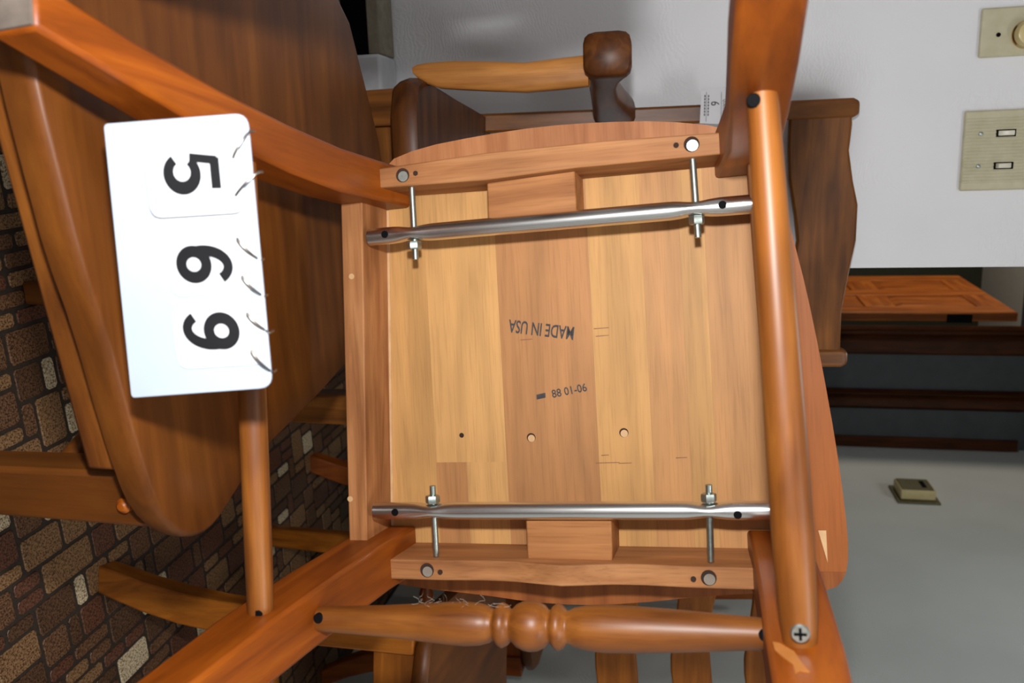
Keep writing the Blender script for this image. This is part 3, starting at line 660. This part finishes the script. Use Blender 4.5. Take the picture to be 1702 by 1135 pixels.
# ------------------------------------------------------------------ ladder-back chairs on the right
def ladder(name, label, loc, rz, m=HONEY):
    r = empty(name, (loc[0], loc[1], 0)); r.rotation_euler = (0, 0, rz)
    tag(r, label, 'chair')
    # local: origin at front-left leg foot; x to the chair's picture right, y towards its back
    W, D, Z = .40, .40, .455
    mk('seat', loft(bmesh.new(), [[(x, y, Z + z) for x, y in smooth_poly([(W / 2 + (x - W / 2) * s, D / 2 + (y - D / 2) * s) for x, y in ((-.03, -.03), (W / 2, -.04), (W + .03, -.03), (W + .02, D / 2), (W, D + .05), (0, D + .05), (-.02, D / 2))], 2)] for s, z in ((.97, 0), (1.0, .008), (1.0, .018), (.985, .024), (.6, .022))]), WALNUT['y'], r, angle=50)
    for x in (.0, W):
        cs = 1 if x == 0 else -1
        secs = []
        for z, o, hw in ((0, -.050, .019), (.025, -.040, .020), (.06, -.026, .021), (.11, -.012, .022), (.17, -.002, .022), (.26, .004, .022), (Z, .006, .022)):
            xx = x + cs * o; secs.append((z, xx - hw, xx + hw, -hw * .9 + o * .6, hw * .9 + o * .6))
        mk('leg', leg(secs), m['z'], r, 0.003)
        mk('leg', leg([(0, x - .018, x + .018, D + .03, D + .062), (.25, x - .02, x + .02, D - .005, D + .03), (Z + .01, x - .02, x + .02, D - .01, D + .025)]), m['z'], r, 0.003)
        mk('back_post', leg([(Z + .01, x - .018, x + .018, D, D + .032), (.75, x - .017, x + .017, D + .02, D + .048), (.985, x - .014, x + .014, D + .055, D + .078)]), m['z'], r, 0.004)
        mk('stretcher', lathe(bmesh.new(), (x, 0.01, .2), (x, D, .2), [(0, .009), (.5, .013), (1, .009)], 18), m['y'], r)
    mk('turned_stretcher', lathe(bmesh.new(), (0, 0, .24), (W, 0, .24), [(0, .009), (.2, .012), (.38, .016), (.42, .011), (.46, .017), (.5, .018), (.54, .017), (.58, .011), (.62, .016), (.8, .012), (1, .009)], 20), m['x'], r)
    mk('front_apron', B((.02, -.008, Z - .06), (W - .02, .010, Z)), m['x'], r, 0.002)
    for z, h in ((.690, .070), (.822, .066), (.955, .075)):
        pts = []
        for k in range(17):
            x = W * k / 16; t = k / 16
            pts.append((x, z + .010 * math.cos(2 * math.pi * t * 1.0 + 0.6)))
        n_ = len(pts); bm = bmesh.new(); rings = []
        for x, zz in pts:
            t = x / W; bow = .022 * math.sin(math.pi * t); yb = D + .024 + (z - .67) * .12 + bow
            hh = h / 2 * (1 + .08 * math.cos(4 * math.pi * t))
            rings.append([(x, yb - .006, zz - hh), (x, yb + .006, zz - hh), (x, yb + .006, zz + hh), (x, yb - .006, zz + hh)])
        loft(bm, rings); mk('ladder_slat', bm, m['x'], r, 0.003)
    return r
LADW = wood_set('ladder_stain', S(112, 60, 14), S(146, 84, 22), S(168, 102, 32), rough=0.4)
ladder('ladder_back_chair', 'ladder-back chair with wavy slats beside the grey side wall', (0.600, 0.955), math.radians(-12), LADW)
ladder('ladder_back_chair', 'reddish wooden chair farthest back, only its foot showing past the tipped seat', (0.665, 1.62), math.radians(-4), ORANGE)

# ------------------------------------------------------------------ number sign standing on the dark seat
nb = empty('number_sign')
tag(nb, 'white flip number sign reading 569 with wire rings at its edge', 'sign')
c_bl = on_y(178, 208, .436); c_br = on_y(224, 659, .436)
yt = .436
c_tl = on_y(411, 190, yt); c_tr = on_y(455, 640, yt)
ex = (c_br - c_bl).normalized()
mid_t = (c_tl + c_tr) / 2; mid_b = (c_bl + c_br) / 2
ey = (mid_t - mid_b); ey = (ey - ex * ey.dot(ex)); NH = ey.length; ey.normalize()
ez = ex.cross(ey)
nmw = Matrix(((ex.x, ey.x, ez.x, c_bl.x), (ex.y, ey.y, ez.y, c_bl.y), (ex.z, ey.z, ez.z, c_bl.z), (0, 0, 0, 1)))
nb.matrix_world = nmw
NW = (c_br - c_bl).length
inv = nmw.inverted()
def card_uv(px, py):                       # picture point -> place on the card's own plane
    o = Vector((0, 0, HC)); d = ray(px, py); n_ = ez
    t = (c_bl - o).dot(n_) / d.dot(n_); return (inv @ (o + d * t)).xy
def rrect(x0, y0, x1, y1, r, n=5):
    out = []
    for cx, cy, a0 in ((x1 - r, y1 - r, 0), (x0 + r, y1 - r, 90), (x0 + r, y0 + r, 180), (x1 - r, y0 + r, 270)):
        for k in range(n + 1):
            a = math.radians(a0 + 90 * k / n); out.append((cx + r * math.cos(a), cy + r * math.sin(a)))
    return out
a0, a1, a2, a3 = [card_uv(*p) for p in ((176, 206), (413, 188), (455, 643), (222, 660))]
corners = [a0, a3, a2, a1]
def round_quad(q, radii, n=5):
    out = []
    for i in range(4):
        p = Vector(q[i]); a = (Vector(q[i - 1]) - p).normalized(); b_ = (Vector(q[(i + 1) % 4]) - p).normalized(); r = radii[i]
        for k in range(n + 1):
            t = k / n; out.append(tuple(p + a * r * (1 - t) ** 2 + b_ * r * t ** 2))
    return out
mk('backing_card', prism(round_quad(corners, (.003, .003, .008, .008)), 'z', 0, .0025), CARD, nb, 0.0006)
def stroke(pts, wd, z, bm=None):
    bm = bm or bmesh.new(); L_ = []; R_ = []
    for i, p in enumerate(pts):
        a = Vector(pts[max(i - 1, 0)]); b_ = Vector(pts[min(i + 1, len(pts) - 1)]); d = (b_ - a).normalized(); n_ = Vector((-d.y, d.x))
        w_ = wd[i] if isinstance(wd, list) else wd
        L_.append(bm.verts.new((*(Vector(p) + n_ * w_ / 2), z))); R_.append(bm.verts.new((*(Vector(p) - n_ * w_ / 2), z)))
    for i in range(len(pts) - 1): bm.faces.new((L_[i], R_[i], R_[i + 1], L_[i + 1]))
    return bm
def arc(cx, cy, rx, ry, a0, a1, n=24): return [(cx + rx * math.cos(math.radians(a0 + (a1 - a0) * k / n)), cy + ry * math.sin(math.radians(a0 + (a1 - a0) * k / n))) for k in range(n + 1)]
def digit_bm(d, z):
    bm = bmesh.new()
    if d == '5':
        stroke([(-.33, .60), (.36, .60)], .24, z, bm)
        stroke([(-.27, .66), (-.345, -.02)], .19, z + .00002, bm)
        b5 = arc(0, -.24, .34, .35, 142, -150, 28); stroke(b5, [.22 + .08 * math.sin(math.pi * k / 28) for k in range(29)], z + .00004, bm)
    else:
        s = 1 if d == '6' else -1
        ri = [[bm.verts.new((s * rx * math.cos(k * math.pi / 18), s * (-.26 + ry * math.sin(k * math.pi / 18)), z)) for k in range(36)] for rx, ry in ((.165, .185), (.435, .455))]
        for k in range(36): bm.faces.new((ri[0][k], ri[1][k], ri[1][(k + 1) % 36], ri[0][(k + 1) % 36]))
        up_ = arc(.05, .02, .36, .585, 196, 42, 24); stroke([(x * s, y * s) for x, y in up_], [.26 - .03 * k / 24 for k in range(25)], z + .00002, bm)
    return bm
specs = [('5', [(247, 245), (405, 236), (418, 352), (262, 362)], (329, 287), 84, 4.5), ('6', [(278, 382), (425, 372), (432, 482), (292, 493)], (345, 438), 80, 5), ('9', [(288, 508), (436, 498), (447, 603), (302, 612)], (357, 548), 82, 5)]
for k, (dg_, q, ctr, wd, an) in enumerate(specs):
    qq = [card_uv(*p) for p in (q[0], q[3], q[2], q[1])]
    zt = .0034 if k else .0062
    if k == 0:
        for j, s_ in enumerate((.0032, .0044)):
            mk('flip_card', prism(round_quad([Vector(v) + Vector((.002 - .002 * j, -.0015 + .001 * j)) for v in qq], (.008,) * 4), 'z', s_ - .0007, s_), PLATE, nb)
    fc = mk('flip_card', prism(round_quad(qq, (.008,) * 4), 'z', zt - .0008, zt), PLATE, nb, 0.0002, 1)
    bm = digit_bm(dg_, 0)
    e0 = card_uv(ctr[0] - 46, ctr[1] + (2.6 if dg_ == '5' else 3.5)); e1 = card_uv(ctr[0] + 46, ctr[1] - (2.6 if dg_ == '5' else 3.5))
    c0 = card_uv(*ctr); yd = (Vector(e1) - Vector(e0)); hgt = yd.length; yd.normalize()
    yd = Vector((0, 1)) * .55 + yd * .45; yd.normalize(); xd = Vector((yd.y, -yd.x))
    for v in bm.verts:
        p = Vector(c0) + (xd * v.co.x * 1.0 + yd * v.co.y) * hgt / 1.43; v.co = (p.x, p.y, zt + .0003 + v.co.z)
    mk('digit', bm, DIGIT, nb, smooth=False)
# wire rings
for (xa, ya), (xb, yb) in (((398, 262), (418, 218)), ((402, 324), (432, 286)), ((404, 394), (434, 432)), ((412, 456), (440, 492)), ((420, 517), (450, 552)), ((427, 578), (455, 618))):
    a = Vector((*card_uv(xa, ya), .0066)); b_ = Vector((*card_uv(xb, yb), .0015)); m_ = (a + b_) / 2 + Vector((0, 0, .0045))
    bm = bmesh.new(); rings = []; pts = []
    for k in range(11):
        t = k / 10; pts.append(a * (1 - t) ** 2 + m_ * 2 * t * (1 - t) + b_ * t * t)
    pts.append(b_ + Vector((0, -.001, -.006)))
    for i, p in enumerate(pts):
        d = (pts[min(i + 1, len(pts) - 1)] - pts[max(i - 1, 0)]).normalized(); u_ = d.orthogonal().normalized(); v_ = d.cross(u_)
        rings.append([p + (u_ * math.cos(q * math.pi / 4) + v_ * math.sin(q * math.pi / 4)) * .0008 for q in range(8)])
    mk('wire_ring', loft(bm, rings), WIRE, nb)

# ------------------------------------------------------------------ paper tag on the armchair's back post
tg = empty('paper_tag'); tag(tg, 'white paper quantity tag marked 6 on the armchair back post', 'tag')
q = [on_y(*p, 1.404) for p in ((1163, 205), (1166, 150), (1222, 146), (1222, 207))]
o_ = q[0]; tg.location = o_
PAPER = noise_plain('tag_paper', S(206, 206, 210), S(212, 212, 216), 30, 0.7)
bm = bmesh.new(); pts = [v - o_ for v in q]
loft(bm, [pts, [p + Vector((0, .0006, 0)) for p in pts]]); mk('paper', bm, PAPER, tg, smooth=False)
def tag_m(px, py): p = on_y(px, py, 1.4032) - o_; return Matrix.Translation(p) @ Matrix.Rotation(math.radians(90), 4, 'X') @ Matrix.Rotation(math.radians(-3), 4, 'Z')
text_mesh('printed_heading', 'QUANTITY', .008, INK, tg, tag_m(1204, 178), sx=.62)
text_mesh('printed_line', 'SHAW GROUP', .0055, INK, tg, tag_m(1180, 176), sx=.8) if False else None
text_mesh('handwritten_figure', '6', .019, INK, tg, tag_m(1188, 172), sx=.8)
for px in (1177, 1171):
    a = on_y(px, 158, 1.4032) - o_; b_ = on_y(px - 1, 194, 1.4032) - o_
    for k in range(7):
        t0 = k / 7; p = a.lerp(b_, t0); r_ = a.lerp(b_, t0 + .1)
        mk('print_dash', B((p.x, p.y, p.z), (r_.x, p.y + .0004, p.z + .0016)), INK, tg, smooth=False)
for px in (1174, 1199): 
    a = on_y(px, 153, 1.4032) - o_; b_ = on_y(px - 1.5, 202, 1.4032) - o_
    mk('ruled_line', B((a.x, a.y, a.z), (b_.x, a.y + .0004, a.z + .0005)), INK, tg, smooth=False)
